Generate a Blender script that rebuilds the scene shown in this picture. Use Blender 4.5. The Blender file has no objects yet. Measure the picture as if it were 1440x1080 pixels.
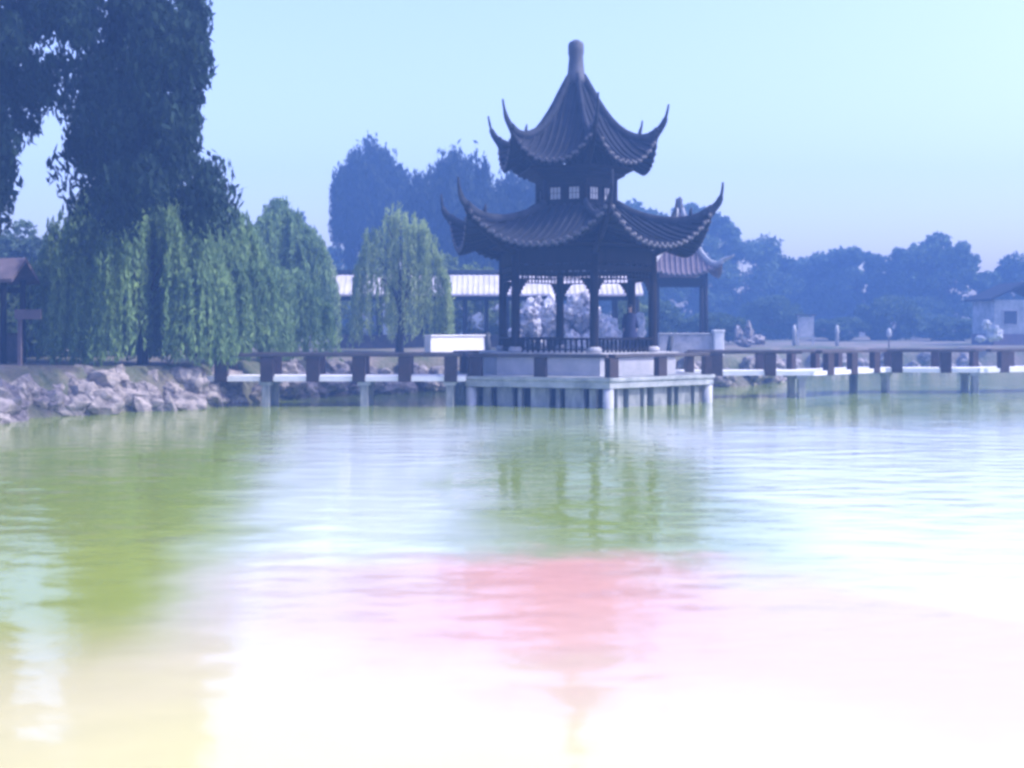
import bpy, math, random
import numpy as np
from mathutils import Vector, noise as mnoise

SC = bpy.context.scene
COL = SC.collection
PI = math.pi
R = math.radians
S = 1.408             # depth scale of the layout
F = 1200.0 * S        # focal length in photo pixels
EYE = 2.8             # camera height over the water
WATER = 0.13          # water level
HZ = 462.0            # horizon row in the photo

def P(px, py, d):
    d = d * S
    return Vector(((px - 720) / F * d, d, EYE + (HZ - py) / F * d))

# ------------------------------------------------------------------ helpers
class MB:
    def __init__(s):
        s.v = []; s.f = []; s.m = []
    def add(s, verts, faces, mi=0):
        o = len(s.v)
        s.v.extend([tuple(p) for p in verts])
        s.f.extend([tuple(i + o for i in f) for f in faces])
        s.m.extend([mi] * len(faces))
    def box(s, c, size, rz=0.0, mi=0, taper=1.0):
        x, y, z = [k / 2 for k in size]
        ca, sa = math.cos(rz), math.sin(rz)
        vs = []
        for dz in (-1, 1):
            t = taper if dz > 0 else 1.0
            for dx, dy in ((-1, -1), (1, -1), (1, 1), (-1, 1)):
                a, b = dx * x * t, dy * y * t
                vs.append((c[0] + a * ca - b * sa, c[1] + a * sa + b * ca, c[2] + dz * z))
        s.add(vs, [(3, 2, 1, 0), (4, 5, 6, 7), (0, 1, 5, 4), (1, 2, 6, 5), (2, 3, 7, 6), (3, 0, 4, 7)], mi)
    def bar(s, p, q, w, z0, z1, mi=0, ext=0.0):
        """box lying along p->q in plan"""
        dx, dy = q[0] - p[0], q[1] - p[1]
        L = math.hypot(dx, dy)
        s.box(((p[0] + q[0]) / 2, (p[1] + q[1]) / 2, (z0 + z1) / 2), (L + 2 * ext, w, z1 - z0), math.atan2(dy, dx), mi)
    def tube(s, pts, rad, n=8, mi=0, sz=1.0):
        pts = [Vector(p) for p in pts]
        if not hasattr(rad, '__len__'): rad = [rad] * len(pts)
        vs = []; fs = []
        for i, p in enumerate(pts):
            a = pts[max(i - 1, 0)]; b = pts[min(i + 1, len(pts) - 1)]
            d = (b - a).normalized()
            up = Vector((0, 0, 1)) if abs(d.z) < 0.95 else Vector((0, 1, 0))
            u = d.cross(up).normalized(); w = u.cross(d).normalized()
            for k in range(n):
                t = 2 * PI * k / n
                vs.append(p + (u * math.cos(t) + w * math.sin(t) * sz) * rad[i])
        for i in range(len(pts) - 1):
            for k in range(n):
                k2 = (k + 1) % n
                fs.append((i * n + k, i * n + k2, (i + 1) * n + k2, (i + 1) * n + k))
        fs.append(tuple(range(n))[::-1]); fs.append(tuple((len(pts) - 1) * n + k for k in range(n)))
        s.add(vs, fs, mi)
    def lathe(s, c, prof, n=16, mi=0, a0=0.0):
        vs = []; fs = []
        for r, z in prof:
            for k in range(n):
                t = a0 + 2 * PI * k / n
                vs.append((c[0] + r * math.sin(t), c[1] - r * math.cos(t), c[2] + z))
        for i in range(len(prof) - 1):
            for k in range(n):
                k2 = (k + 1) % n
                fs.append((i * n + k, i * n + k2, (i + 1) * n + k2, (i + 1) * n + k))
        fs.append(tuple(range(n))[::-1]); fs.append(tuple((len(prof) - 1) * n + k for k in range(n)))
        s.add(vs, fs, mi)
    def build(s, name, mats, parent=None, smooth=False, bevel=0.0):
        if not isinstance(mats, (list, tuple)): mats = [mats]
        o3 = Vector((0, 0, 0))
        if parent is not None:
            o3 = world_loc(parent)
        me = bpy.data.meshes.new(name)
        me.from_pydata([(v[0] - o3.x, v[1] - o3.y, v[2] - o3.z) for v in s.v], [], s.f)
        for m in mats: me.materials.append(m)
        me.polygons.foreach_set('material_index', s.m)
        if smooth: me.polygons.foreach_set('use_smooth', [True] * len(me.polygons))
        me.update()
        ob = bpy.data.objects.new(name, me); COL.objects.link(ob)
        if parent is not None: ob.parent = parent
        if bevel:
            b = ob.modifiers.new('bevel', 'BEVEL'); b.width = bevel; b.segments = 2; b.limit_method = 'ANGLE'
        return ob

def world_loc(o):
    v = Vector((0, 0, 0))
    while o is not None:
        v += Vector(o.location); o = o.parent
    return v

def tag(o, label, cat, group=None):
    o['label'] = label; o['category'] = cat
    if group: o['group'] = group
    return o
def thing(name, label, cat, loc=(0, 0, 0), group=None):
    o = bpy.data.objects.new(name, None); COL.objects.link(o)
    o.location = loc; o.empty_display_size = 0.3
    return tag(o, label, cat, group)
def dup(root, loc, scale=1.0, rz=0.0, label=None, group=None):
    r = root.copy(); COL.objects.link(r); r.location = loc; r.rotation_euler = (0, 0, rz)
    r.scale = (scale,) * 3 if not hasattr(scale, '__len__') else scale
    if label: r['label'] = label
    if group: r['group'] = group
    for ch in list(root.children):
        c = ch.copy(); COL.objects.link(c); c.parent = r
    return r
def structure(o):
    o['kind'] = 'structure'; return o

# ------------------------------------------------------------------ materials
def new_mat(name):
    m = bpy.data.materials.new(name); m.use_nodes = True
    nt = m.node_tree
    return m, nt, nt.nodes, nt.links, nt.nodes['Principled BSDF']

def mat(name, c1, c2=None, scale=3.0, rough=0.7, bump=0.0, bscale=20.0, spec=0.4, stretch=(1, 1, 1)):
    m, nt, N, L, b = new_mat(name)
    b.inputs['Roughness'].default_value = rough
    b.inputs['Specular IOR Level'].default_value = spec
    if c2 is None: c2 = tuple(k * 0.6 for k in c1)
    tc = N.new('ShaderNodeTexCoord')
    mp = N.new('ShaderNodeMapping'); mp.inputs['Scale'].default_value = stretch
    L.new(tc.outputs['Object'], mp.inputs['Vector'])
    nz = N.new('ShaderNodeTexNoise'); nz.inputs['Scale'].default_value = scale; nz.inputs['Detail'].default_value = 6
    nz.inputs['Roughness'].default_value = 0.65
    L.new(mp.outputs[0], nz.inputs['Vector'])
    cr = N.new('ShaderNodeValToRGB')
    cr.color_ramp.elements[0].position = 0.35; cr.color_ramp.elements[1].position = 0.68
    cr.color_ramp.elements[0].color = (*c2, 1); cr.color_ramp.elements[1].color = (*c1, 1)
    L.new(nz.outputs['Fac'], cr.inputs['Fac']); L.new(cr.outputs['Color'], b.inputs['Base Color'])
    if bump:
        n2 = N.new('ShaderNodeTexNoise'); n2.inputs['Scale'].default_value = bscale; n2.inputs['Detail'].default_value = 5
        L.new(mp.outputs[0], n2.inputs['Vector'])
        bp = N.new('ShaderNodeBump'); bp.inputs['Strength'].default_value = bump; bp.inputs['Distance'].default_value = 0.05
        L.new(n2.outputs['Fac'], bp.inputs['Height']); L.new(bp.outputs[0], b.inputs['Normal'])
    return m

def leaf_mat(name, c1, c2, trans=0.25, nscale=0.6):
    m, nt, N, L, b = new_mat(name)
    N.remove(b)
    out = N['Material Output']
    geo = N.new('ShaderNodeNewGeometry'); tc = N.new('ShaderNodeTexCoord')
    nz = N.new('ShaderNodeTexNoise'); nz.inputs['Scale'].default_value = nscale; nz.inputs['Detail'].default_value = 3
    L.new(tc.outputs['Object'], nz.inputs['Vector'])
    ad = N.new('ShaderNodeMath'); ad.operation = 'MULTIPLY_ADD'
    ad.inputs[1].default_value = 0.45
    L.new(geo.outputs['Random Per Island'], ad.inputs[0]); 
    sb = N.new('ShaderNodeMath'); sb.operation = 'MULTIPLY_ADD'; sb.inputs[1].default_value = 1.6; sb.inputs[2].default_value = -0.52
    L.new(nz.outputs['Fac'], sb.inputs[0]); L.new(sb.outputs[0], ad.inputs[2])
    cr = N.new('ShaderNodeValToRGB')
    cr.color_ramp.elements[0].color = (*c2, 1); cr.color_ramp.elements[1].color = (*c1, 1)
    L.new(ad.outputs[0], cr.inputs['Fac'])
    d = N.new('ShaderNodeBsdfDiffuse'); t = N.new('ShaderNodeBsdfTranslucent'); mx = N.new('ShaderNodeMixShader')
    mx.inputs[0].default_value = trans
    L.new(cr.outputs['Color'], d.inputs['Color']); L.new(cr.outputs['Color'], t.inputs['Color'])
    L.new(d.outputs[0], mx.inputs[1]); L.new(t.outputs[0], mx.inputs[2]); L.new(mx.outputs[0], out.inputs['Surface'])
    return m

M = {}
M['tile'] = mat('dark_roof_tile', (0.024, 0.028, 0.042), (0.011, 0.014, 0.023), 2.5, 0.8, 0.3, 14, .12)
M['tile_end'] = mat('tile_end_grey', (0.15, 0.15, 0.17), (0.07, 0.07, 0.085), 9, 0.8, spec=.15)
M['wood'] = mat('dark_brown_wood', (0.016, 0.013, 0.015), (0.008, 0.007, 0.009), 3, 0.75, 0.2, 18, .12, stretch=(1, 1, 0.2))
M['ridge'] = mat('roof_ridge_plaster', (0.04, 0.046, 0.065), (0.018, 0.022, 0.033), 4, 0.8, 0.2, 16, .12)
M['finial'] = mat('finial_grey_stone', (0.08, 0.085, 0.11), (0.045, 0.05, 0.065), 3, 0.7)
M['white'] = mat('white_plaster', (0.50, 0.50, 0.53), (0.33, 0.35, 0.39), 1.4, 0.85, 0.15, 9)
M['bright'] = mat('fresh_white_plaster', (0.82, 0.82, 0.83), (0.66, 0.67, 0.70), 1.4, .85)
M['coping'] = mat('pale_stone_coping', (0.48, 0.48, 0.50), (0.28, 0.29, 0.31), 3, 0.8, 0.2, 22)
M['slab'] = mat('weathered_concrete', (0.46, 0.48, 0.50), (0.22, 0.25, 0.26), 1.8, 0.85, 0.25, 12)
M['pier'] = mat('wet_concrete_pier', (0.42, 0.43, 0.44), (0.11, 0.13, 0.13), 2.2, 0.8, 0.3, 10, stretch=(1, 1, 0.3))
M['darkstone'] = mat('dark_wet_stone', (0.035, 0.042, 0.045), (0.015, 0.02, 0.022), 2, 0.7)
M['redwood'] = mat('red_brown_painted_post', (0.042, 0.024, 0.025), (0.02, 0.013, 0.015), 4, 0.6, 0.2, 16)
M['rail'] = mat('dark_brown_rail', (0.075, 0.062, 0.066), (0.03, 0.026, 0.03), 3, 0.6, 0.2, 16)
M['rock'] = mat('pale_lake_stone', (0.40, 0.36, 0.34), (0.10, 0.09, 0.09), 1.6, 0.9, 0.8, 5)
M['lightrock'] = mat('white_lake_stone', (0.80, 0.78, 0.80), (0.16, 0.15, 0.17), 1.5, 0.9, 0.8, 5)
M['greytile'] = mat('pale_grey_roof_tile', (0.66, 0.63, 0.66), (0.46, 0.44, 0.47), 1.2, 0.8, 0.2, 8)
M['pinktile'] = mat('dusty_mauve_roof_tile', (0.17, 0.13, 0.15), (0.10, 0.08, 0.10), 2, 0.75, 0.2, 8)
M['bark'] = mat('rough_bark', (0.055, 0.045, 0.038), (0.02, 0.017, 0.015), 4, 0.9, 0.6, 9, stretch=(1, 1, 0.25))
M['paper'] = mat('pale_window_paper', (0.62, 0.62, 0.62), (0.45, 0.46, 0.48), 3, 0.8)
M['glass'] = mat('dark_window_glass', (0.05, 0.06, 0.08), (0.03, 0.035, 0.05), 2, 0.15)
M['robe'] = mat('navy_cloth', (0.028, 0.038, 0.11), (0.015, 0.02, 0.06), 5, 0.9)
M['skin'] = mat('skin', (0.52, 0.36, 0.28), (0.46, 0.31, 0.24), 5, 0.6)
M['hair'] = mat('black_hair', (0.012, 0.011, 0.012), (0.006, 0.006, 0.007), 9, 0.5)
L_BIG = leaf_mat('dark_broad_leaf', (0.032, 0.060, 0.045), (0.010, 0.020, 0.020), 0.15)
L_WIL = leaf_mat('willow_leaf', (0.27, 0.40, 0.16), (0.09, 0.17, 0.08), 0.4)
L_WIL2 = leaf_mat('pale_willow_leaf', (0.42, 0.52, 0.22), (0.13, 0.21, 0.09), 0.4, 0.9)
L_DARK = leaf_mat('dark_cypress_leaf', (0.05, 0.07, 0.045), (0.014, 0.022, 0.018), 0.15)
L_BUSH = leaf_mat('light_bush_leaf', (0.19, 0.26, 0.09), (0.06, 0.10, 0.04), 0.3, 1.2)
L_FAR = leaf_mat('mid_green_leaf', (0.12, 0.18, 0.09), (0.035, 0.065, 0.045), 0.25, 0.35)

# ------------------------------------------------------------------ ground and water
pond = [(-11, -18), (-11.3, 6), (-12.2, 16), (-14.6, 22), (-14.2, 25.2), (-12.4, 27.2), (-10.4, 28.2), (-9.4, 30.5), (-8.0, 33.2), (-4.5, 35.8),
        (-1, 37.2), (5, 38.2), (11, 39.2), (13.2, 43), (14.5, 50), (18, 54), (30, 55.5), (44, 56), (52, 48), (54, 20), (50, -18)]
PA = np.array(pond, float) * np.array([1.0, S])
def pond_sd(X, Y):
    """signed distance to the shore: positive on land"""
    n = len(PA); d = np.full(X.shape, 1e9); inside = np.zeros(X.shape, bool)
    for i in range(n):
        a = PA[i]; b = PA[(i + 1) % n]
        e = b - a; wx = X - a[0]; wy = Y - a[1]
        t = np.clip((wx * e[0] + wy * e[1]) / (e @ e), 0, 1)
        d = np.minimum(d, np.hypot(wx - e[0] * t, wy - e[1] * t))
        cond = (a[1] > Y) != (b[1] > Y)
        xi = e[0] * (Y - a[1]) / (e[1] if abs(e[1]) > 1e-9 else 1e-9) + a[0]
        inside ^= cond & (X < xi)
    return np.where(inside, -d, d)
def ground_z(x, y):
    s = float(pond_sd(np.array([float(x)]), np.array([float(y)]))[0])
    return gz(np.array([s]), np.array([float(x)]), np.array([float(y)]))[0]
def gz(s, X, Y):
    t = np.clip((s + 1.0) / 2.2, 0, 1); t = t * t * (3 - 2 * t)
    z = -1.4 + t * 2.95
    z += np.where(s > 0, 0.08 * np.sin(X * 0.55) * np.cos(Y * 0.43) + np.clip(s - 1, 0, 30) * 0.012, 0)
    return z
def axis(lo, a, b, hi, fine, coarse):
    return np.concatenate([np.arange(lo, a, coarse), np.arange(a, b, fine), np.arange(b, hi + .1, coarse)])
gx = axis(-110, -24, 30, 120, 0.5, 6); gy = axis(-50, 0, 86, 152, 0.5, 6)
GX, GY = np.meshgrid(gx, gy)
GZ = gz(pond_sd(GX, GY), GX, GY)
nx, ny = len(gx), len(gy)
b = MB()
b.v = list(zip(GX.ravel().tolist(), GY.ravel().tolist(), GZ.ravel().tolist()))
b.f = [(j * nx + i, j * nx + i + 1, (j + 1) * nx + i + 1, (j + 1) * nx + i) for j in range(ny - 1) for i in range(nx - 1)]
b.m = [0] * len(b.f)
def ground_mat():
    m, nt, N, L, bs = new_mat('bank_soil_and_grass')
    tc = N.new('ShaderNodeTexCoord')
    n1 = N.new('ShaderNodeTexNoise'); n1.inputs['Scale'].default_value = 0.35; n1.inputs['Detail'].default_value = 8; n1.inputs['Roughness'].default_value = .7
    L.new(tc.outputs['Object'], n1.inputs['Vector'])
    cr = N.new('ShaderNodeValToRGB')
    e = cr.color_ramp.elements
    e[0].position = .38; e[0].color = (0.06, 0.085, 0.035, 1); e[1].position = .62; e[1].color = (0.20, 0.165, 0.14, 1)
    L.new(n1.outputs['Fac'], cr.inputs['Fac']); L.new(cr.outputs['Color'], bs.inputs['Base Color'])
    n2 = N.new('ShaderNodeTexNoise'); n2.inputs['Scale'].default_value = 6; n2.inputs['Detail'].default_value = 6
    L.new(tc.outputs['Object'], n2.inputs['Vector'])
    bp = N.new('ShaderNodeBump'); bp.inputs['Strength'].default_value = .8; bp.inputs['Distance'].default_value = .12
    L.new(n2.outputs['Fac'], bp.inputs['Height']); L.new(bp.outputs[0], bs.inputs['Normal'])
    bs.inputs['Roughness'].default_value = .95
    return m
structure(b.build('ground', ground_mat(), smooth=True))

def water_mat():
    m, nt, N, L, bs = new_mat('turbid_pond_water')
    tc = N.new('ShaderNodeTexCoord')
    def mapping(scale, loc=(0, 0, 0), rz=0):
        mp = N.new('ShaderNodeMapping'); mp.inputs['Scale'].default_value = scale; mp.inputs['Location'].default_value = loc
        mp.inputs['Rotation'].default_value = (0, 0, rz)
        L.new(tc.outputs['Object'], mp.inputs['Vector']); return mp
    def noise(mp, sc, det=3, rough=.5):
        n = N.new('ShaderNodeTexNoise'); n.inputs['Scale'].default_value = sc; n.inputs['Detail'].default_value = det
        n.inputs['Roughness'].default_value = rough
        L.new(mp.outputs[0], n.inputs['Vector']); return n
    def math_(op, a, bb=None, c=None, clamp=False):
        q = N.new('ShaderNodeMath'); q.operation = op; q.use_clamp = clamp
        for i, v in enumerate((a, bb, c)):
            if v is None: continue
            if isinstance(v, (int, float)): q.inputs[i].default_value = v
            else: L.new(v, q.inputs[i])
        return q.outputs[0]
    def smooth(v, lo, hi):
        q = N.new('ShaderNodeMapRange'); q.interpolation_type = 'SMOOTHSTEP'
        q.inputs['From Min'].default_value = lo; q.inputs['From Max'].default_value = hi
        L.new(v, q.inputs['Value']); return q.outputs[0]
    def mix(f, a, c):
        q = N.new('ShaderNodeMix'); q.data_type = 'RGBA'; L.new(f, q.inputs['Factor'])
        for k, v in (('A', a), ('B', c)):
            s_ = [i for i in q.inputs if i.name == k and i.type == 'RGBA'][0]
            if isinstance(v, tuple): s_.default_value = (*v, 1)
            else: L.new(v, s_)
        return [o for o in q.outputs if o.type == 'RGBA'][0]
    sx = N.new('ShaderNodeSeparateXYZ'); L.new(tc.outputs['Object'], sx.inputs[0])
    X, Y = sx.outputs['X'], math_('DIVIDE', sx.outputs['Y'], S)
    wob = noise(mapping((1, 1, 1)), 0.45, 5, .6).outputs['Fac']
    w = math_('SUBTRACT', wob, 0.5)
    # soft white glow, pink and cream veil, painted into the green water's colour
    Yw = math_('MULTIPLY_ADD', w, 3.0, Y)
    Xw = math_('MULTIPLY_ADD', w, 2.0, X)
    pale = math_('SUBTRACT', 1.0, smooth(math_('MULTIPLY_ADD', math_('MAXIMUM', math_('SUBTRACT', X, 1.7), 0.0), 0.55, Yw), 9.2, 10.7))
    leftgreen = math_('SUBTRACT', 1.0, smooth(math_('MULTIPLY_ADD', Y, 0.10, Xw), -3.2, -1.0))  # holds the painted veil back over the willow's reflection
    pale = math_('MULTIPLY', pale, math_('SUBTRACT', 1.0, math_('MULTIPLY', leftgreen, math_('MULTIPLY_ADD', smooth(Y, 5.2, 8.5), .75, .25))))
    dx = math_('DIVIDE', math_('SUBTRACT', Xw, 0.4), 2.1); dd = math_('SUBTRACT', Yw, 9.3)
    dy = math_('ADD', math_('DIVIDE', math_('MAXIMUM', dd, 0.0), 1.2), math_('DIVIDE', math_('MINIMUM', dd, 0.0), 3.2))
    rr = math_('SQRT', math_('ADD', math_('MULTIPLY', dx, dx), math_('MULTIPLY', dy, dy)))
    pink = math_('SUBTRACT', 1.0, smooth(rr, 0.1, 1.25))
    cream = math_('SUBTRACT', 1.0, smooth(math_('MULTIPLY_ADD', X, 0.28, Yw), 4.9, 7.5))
    side = math_('SUBTRACT', 1.0, smooth(math_('MULTIPLY_ADD', Y, 0.22, Xw), -2.2, -0.2))  # willow reflection painted in as a greener body colour
    white_glow = smooth(math_('MULTIPLY_ADD', Y, -0.16, Xw), 1.6, 4.5)  # bright sky glow on the right, put into the body colour
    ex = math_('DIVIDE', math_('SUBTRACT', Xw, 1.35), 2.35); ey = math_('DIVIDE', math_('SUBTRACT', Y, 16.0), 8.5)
    off_reflection = smooth(math_('SQRT', math_('ADD', math_('MULTIPLY', ex, ex), math_('MULTIPLY', ey, ey))), 0.45, 1.45)  # keeps the painted glow off the green ellipse of the pavilion's reflection
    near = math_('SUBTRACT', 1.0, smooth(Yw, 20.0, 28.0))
    white_glow = math_('MULTIPLY', math_('MAXIMUM', white_glow, off_reflection), near)
    body = mix(white_glow, (0.215, 0.29, 0.055), (0.58, 0.65, 0.61))
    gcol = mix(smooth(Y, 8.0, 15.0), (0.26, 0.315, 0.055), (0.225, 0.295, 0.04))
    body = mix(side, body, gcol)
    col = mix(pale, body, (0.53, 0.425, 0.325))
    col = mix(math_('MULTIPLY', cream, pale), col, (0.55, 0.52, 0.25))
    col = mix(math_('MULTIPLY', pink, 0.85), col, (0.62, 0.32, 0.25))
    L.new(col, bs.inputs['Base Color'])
    bs.inputs['Roughness'].default_value = 0.06
    bs.inputs['IOR'].default_value = 1.5
    # ripples
    a = noise(mapping((0.75, 1.5, 1), rz=.15), 1.1, 2, .45).outputs['Fac']
    c = noise(mapping((1.0, 2.2, 1), (5, 2, 0), -.25), 3.2, 3, .5).outputs['Fac']
    calm = smooth(noise(mapping((1, 1.6, 1), (9, 4, 0)), 0.10, 2).outputs['Fac'], .35, .65)
    h = math_('MULTIPLY_ADD', c, 0.2, a)
    h = math_('MULTIPLY', h, math_('MULTIPLY_ADD', calm, .7, .3))
    h = math_('MULTIPLY', h, math_('MULTIPLY_ADD', smooth(Y, 7.0, 12.0), .2, .8))
    bp = N.new('ShaderNodeBump'); bp.inputs['Strength'].default_value = 0.7; bp.inputs['Distance'].default_value = 0.07
    L.new(h, bp.inputs['Height']); L.new(bp.outputs[0], bs.inputs['Normal'])
    return m
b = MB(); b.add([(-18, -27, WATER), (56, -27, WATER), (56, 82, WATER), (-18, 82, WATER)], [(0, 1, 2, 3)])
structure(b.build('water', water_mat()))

# ------------------------------------------------------------------ curved Chinese roof
def interp(curve, u):
    x = u * (len(curve) - 1); i = min(int(x), len(curve) - 2); f = x - i
    # catmull-rom for smooth curves
    p0 = curve[max(i - 1, 0)]; p1 = curve[i]; p2 = curve[i + 1]; p3 = curve[min(i + 2, len(curve) - 1)]
    out = []
    for k in range(2):
        a, b_, c, d = p0[k], p1[k], p2[k], p3[k]
        out.append(0.5 * (2 * b_ + (c - a) * f + (2 * a - 5 * b_ + 4 * c - d) * f * f + (3 * b_ - a - 3 * c + d) * f ** 3))
    return out

class Roof:
    def __init__(s, c, n, a0, hip, mid, p=2.4):
        s.c = Vector(c); s.n = n; s.a0 = a0; s.hip = hip; s.mid = mid; s.p = p; s.h = PI / n
    def uv(s, k, u, t, dz=0.0):
        rh, zh = interp(s.hip, u); m, zm = interp(s.mid, u)
        f = abs(t) ** s.p
        dist = m + (rh * math.cos(s.h) - m) * f; lat = t * rh * math.sin(s.h)
        th = s.a0 + s.h * (2 * k + 1)
        o = Vector((math.sin(th), -math.cos(th), 0)); l = Vector((math.cos(th), math.sin(th), 0))
        p = s.c + o * dist + l * lat
        p.z = zm + (zh - zm) * f + dz
        return p
    def half_width(s, u): return interp(s.hip, u)[0] * math.sin(s.h)
    def hip_pt(s, k, r, z):
        th = s.a0 + 2 * s.h * k
        return Vector((s.c.x + math.sin(th) * r, s.c.y - math.cos(th) * r, z))
    def panel(s, mb, nu=14, nt=16, thick=0.13):
        for k in range(s.n):
            top = [[s.uv(k, i / nu, -1 + 2 * j / nt) for j in range(nt + 1)] for i in range(nu + 1)]
            bot = [[p - Vector((0, 0, thick)) for p in row] for row in top]
            vs = [p for row in top for p in row] + [p for row in bot for p in row]
            W = nt + 1; O = W * (nu + 1); fs = []
            for i in range(nu):
                for j in range(nt):
                    a = i * W + j
                    fs.append((a, a + W, a + W + 1, a + 1)); fs.append((O + a, O + a + 1, O + a + W + 1, O + a + W))
            for j in range(nt):
                a = nu * W + j; fs.append((a, O + a, O + a + 1, a + 1))
            mb.add(vs, fs)
    def ribs(s, mb, spacing=0.26, rad=0.06, nu=12, ends=None, mi=0):
        W = s.half_width(1.0); n = int(W / spacing)
        for k in range(s.n):
            for q in range(-n, n + 1):
                lat = q * spacing
                u0 = 0.0
                while u0 < 1 and s.half_width(u0) < abs(lat) + 0.04: u0 += 0.02
                if u0 > 0.93: continue
                pts = []
                for i in range(nu + 1):
                    u = u0 + (1 - u0) * i / nu
                    pts.append(s.uv(k, u, max(-1, min(1, lat / s.half_width(u))), rad * 0.35))
                mb.tube(pts, rad, 6, mi)
                if ends is not None:
                    d = (pts[-1] - pts[-2]).normalized()
                    ends.tube([pts[-1] - d * 0.01, pts[-1] + d * 0.04], rad * 1.25, 8, 1)
                    e = pts[-1] + d * 0.02
                    # hanging drip tile between two round ends
                    s2 = s.uv(k, 1.0, max(-1, min(1, (lat + spacing / 2) / W)))
                    ends.box((s2.x + d.x * .02, s2.y + d.y * .02, s2.z - 0.05), (0.14, 0.05, 0.10), s.a0 + s.h * (2 * k + 1), 1)
    def rafters(s, mb, spacing=0.3, u0=0.45, rad=0.045, drop=0.17):
        W = s.half_width(1.0); n = int(W / spacing)
        for k in range(s.n):
            for q in range(-n, n + 1):
                lat = q * spacing + 0.01
                us = max(u0, 0.0)
                while us < 1 and s.half_width(us) < abs(lat) + .03: us += 0.02
                if us > .92: continue
                pts = [s.uv(k, us + (0.985 - us) * i / 4, max(-1, min(1, lat / s.half_width(us + (0.985 - us) * i / 4))), -drop) for i in range(5)]
                mb.tube(pts, rad, 5)

def hip_ridge(roof, k, horn, w=0.11, lift=0.10, hgt=1.6):
    """ridge over the hip, running out into the upturned horn"""
    mb = MB(); pts = []; rad = []
    for i in range(13):
        r, z = interp(roof.hip, i / 12); pts.append(roof.hip_pt(k, r, z + lift)); rad.append(w)
    n = len(horn)
    for i in range(2 * (n - 1) + 1):
        r, z = interp(horn, i / (2.0 * (n - 1)))
        pts.append(roof.hip_pt(k, r, z)); rad.append(w * (1 - 0.78 * (i + 1) / (2 * n)))
    mb.tube(pts, rad, 8, 0, hgt)
    return mb

# ------------------------------------------------------------------ the main pavilion
CX, CY = 2.40, 32.0 * S
A0 = R(9.5)
FLOOR = 1.95
def hexpt(r, k, z=0.0, frac=None):
    th = A0 + k * PI / 3
    return Vector((CX + r * math.sin(th), CY - r * math.cos(th), z))

pav = thing('pavilion', 'dark double-eaved hexagonal pavilion with upturned horns standing on the white terrace', 'pavilion', (CX, CY, FLOOR))
for k in range(6):
    c = hexpt(2.94, k, FLOOR)
    mb = MB(); mb.lathe(c, [(0.165, 0.0), (0.165, 0.02), (0.16, 1.5), (0.15, 3.7)], 14)
    co = mb.build('column', M['wood'], pav, True)
    mb = MB(); mb.lathe(c, [(0.20, 0.0), (0.26, 0.05), (0.26, 0.13), (0.19, 0.2)], 14)
    mb.build('base', M['coping'], co, True)
# beams and frieze
for k in range(6):
    p, q = hexpt(2.94, k), hexpt(2.94, k + 1)
    d = (q - p).normalized()
    p2, q2 = p + d * 0.12, q - d * 0.12
    mb = MB(); mb.bar(p2, q2, 0.20, 5.12, 5.62); mb.bar(p2, q2, 0.13, 4.86, 5.05)
    for j in range(9):
        c = p2.lerp(q2, (j + .5) / 9); mb.box((c.x, c.y, 5.085), (0.12, 0.1, 0.09), math.atan2(d.y, d.x))
    mb.build('beam', M['wood'], pav)
    mb = MB()
    mb.bar(p2, q2, 0.05, 4.56, 4.60)
    for j in range(17):
        c = p2.lerp(q2, j / 16); mb.box((c.x, c.y, 4.73), (0.035, 0.045, 0.26), math.atan2(d.y, d.x))
    mb.bar(p2, q2, 0.04, 4.71, 4.745)
    for e, s_ in ((p2, 1), (q2, -1)):       # curved corner braces under the frieze
        for i in range(5):
            a = e + d * s_ * (0.05 + i * 0.075)
            h = 0.52 * (1 - i / 5.0) ** 1.5
            mb.box((a.x, a.y, 4.56 - h / 2), (0.08, 0.05, h), math.atan2(d.y, d.x))
    mb.build('lattice_frieze', M['wood'], pav)
# benches with slats between the columns (the side at the back is open)
for k in (0, 1, 3, 4, 5):
    p, q = hexpt(2.94, k), hexpt(2.94, k + 1); d = (q - p).normalized()
    p2, q2 = p + d * 0.15, q - d * 0.15
    mb = MB(); mb.bar(p2, q2, 0.36, 2.40, 2.47)
    se = mb.build('bench', M['wood'], pav)
    mb = MB(); mb.bar(p2, q2, 0.07, 2.03, 2.08)
    for j in range(13):
        c = p2.lerp(q2, (j + .5) / 13); mb.box((c.x, c.y, 2.175), (0.075, 0.05, 0.45), math.atan2(d.y, d.x))
    mb.build('slats', M['wood'], se)
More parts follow.
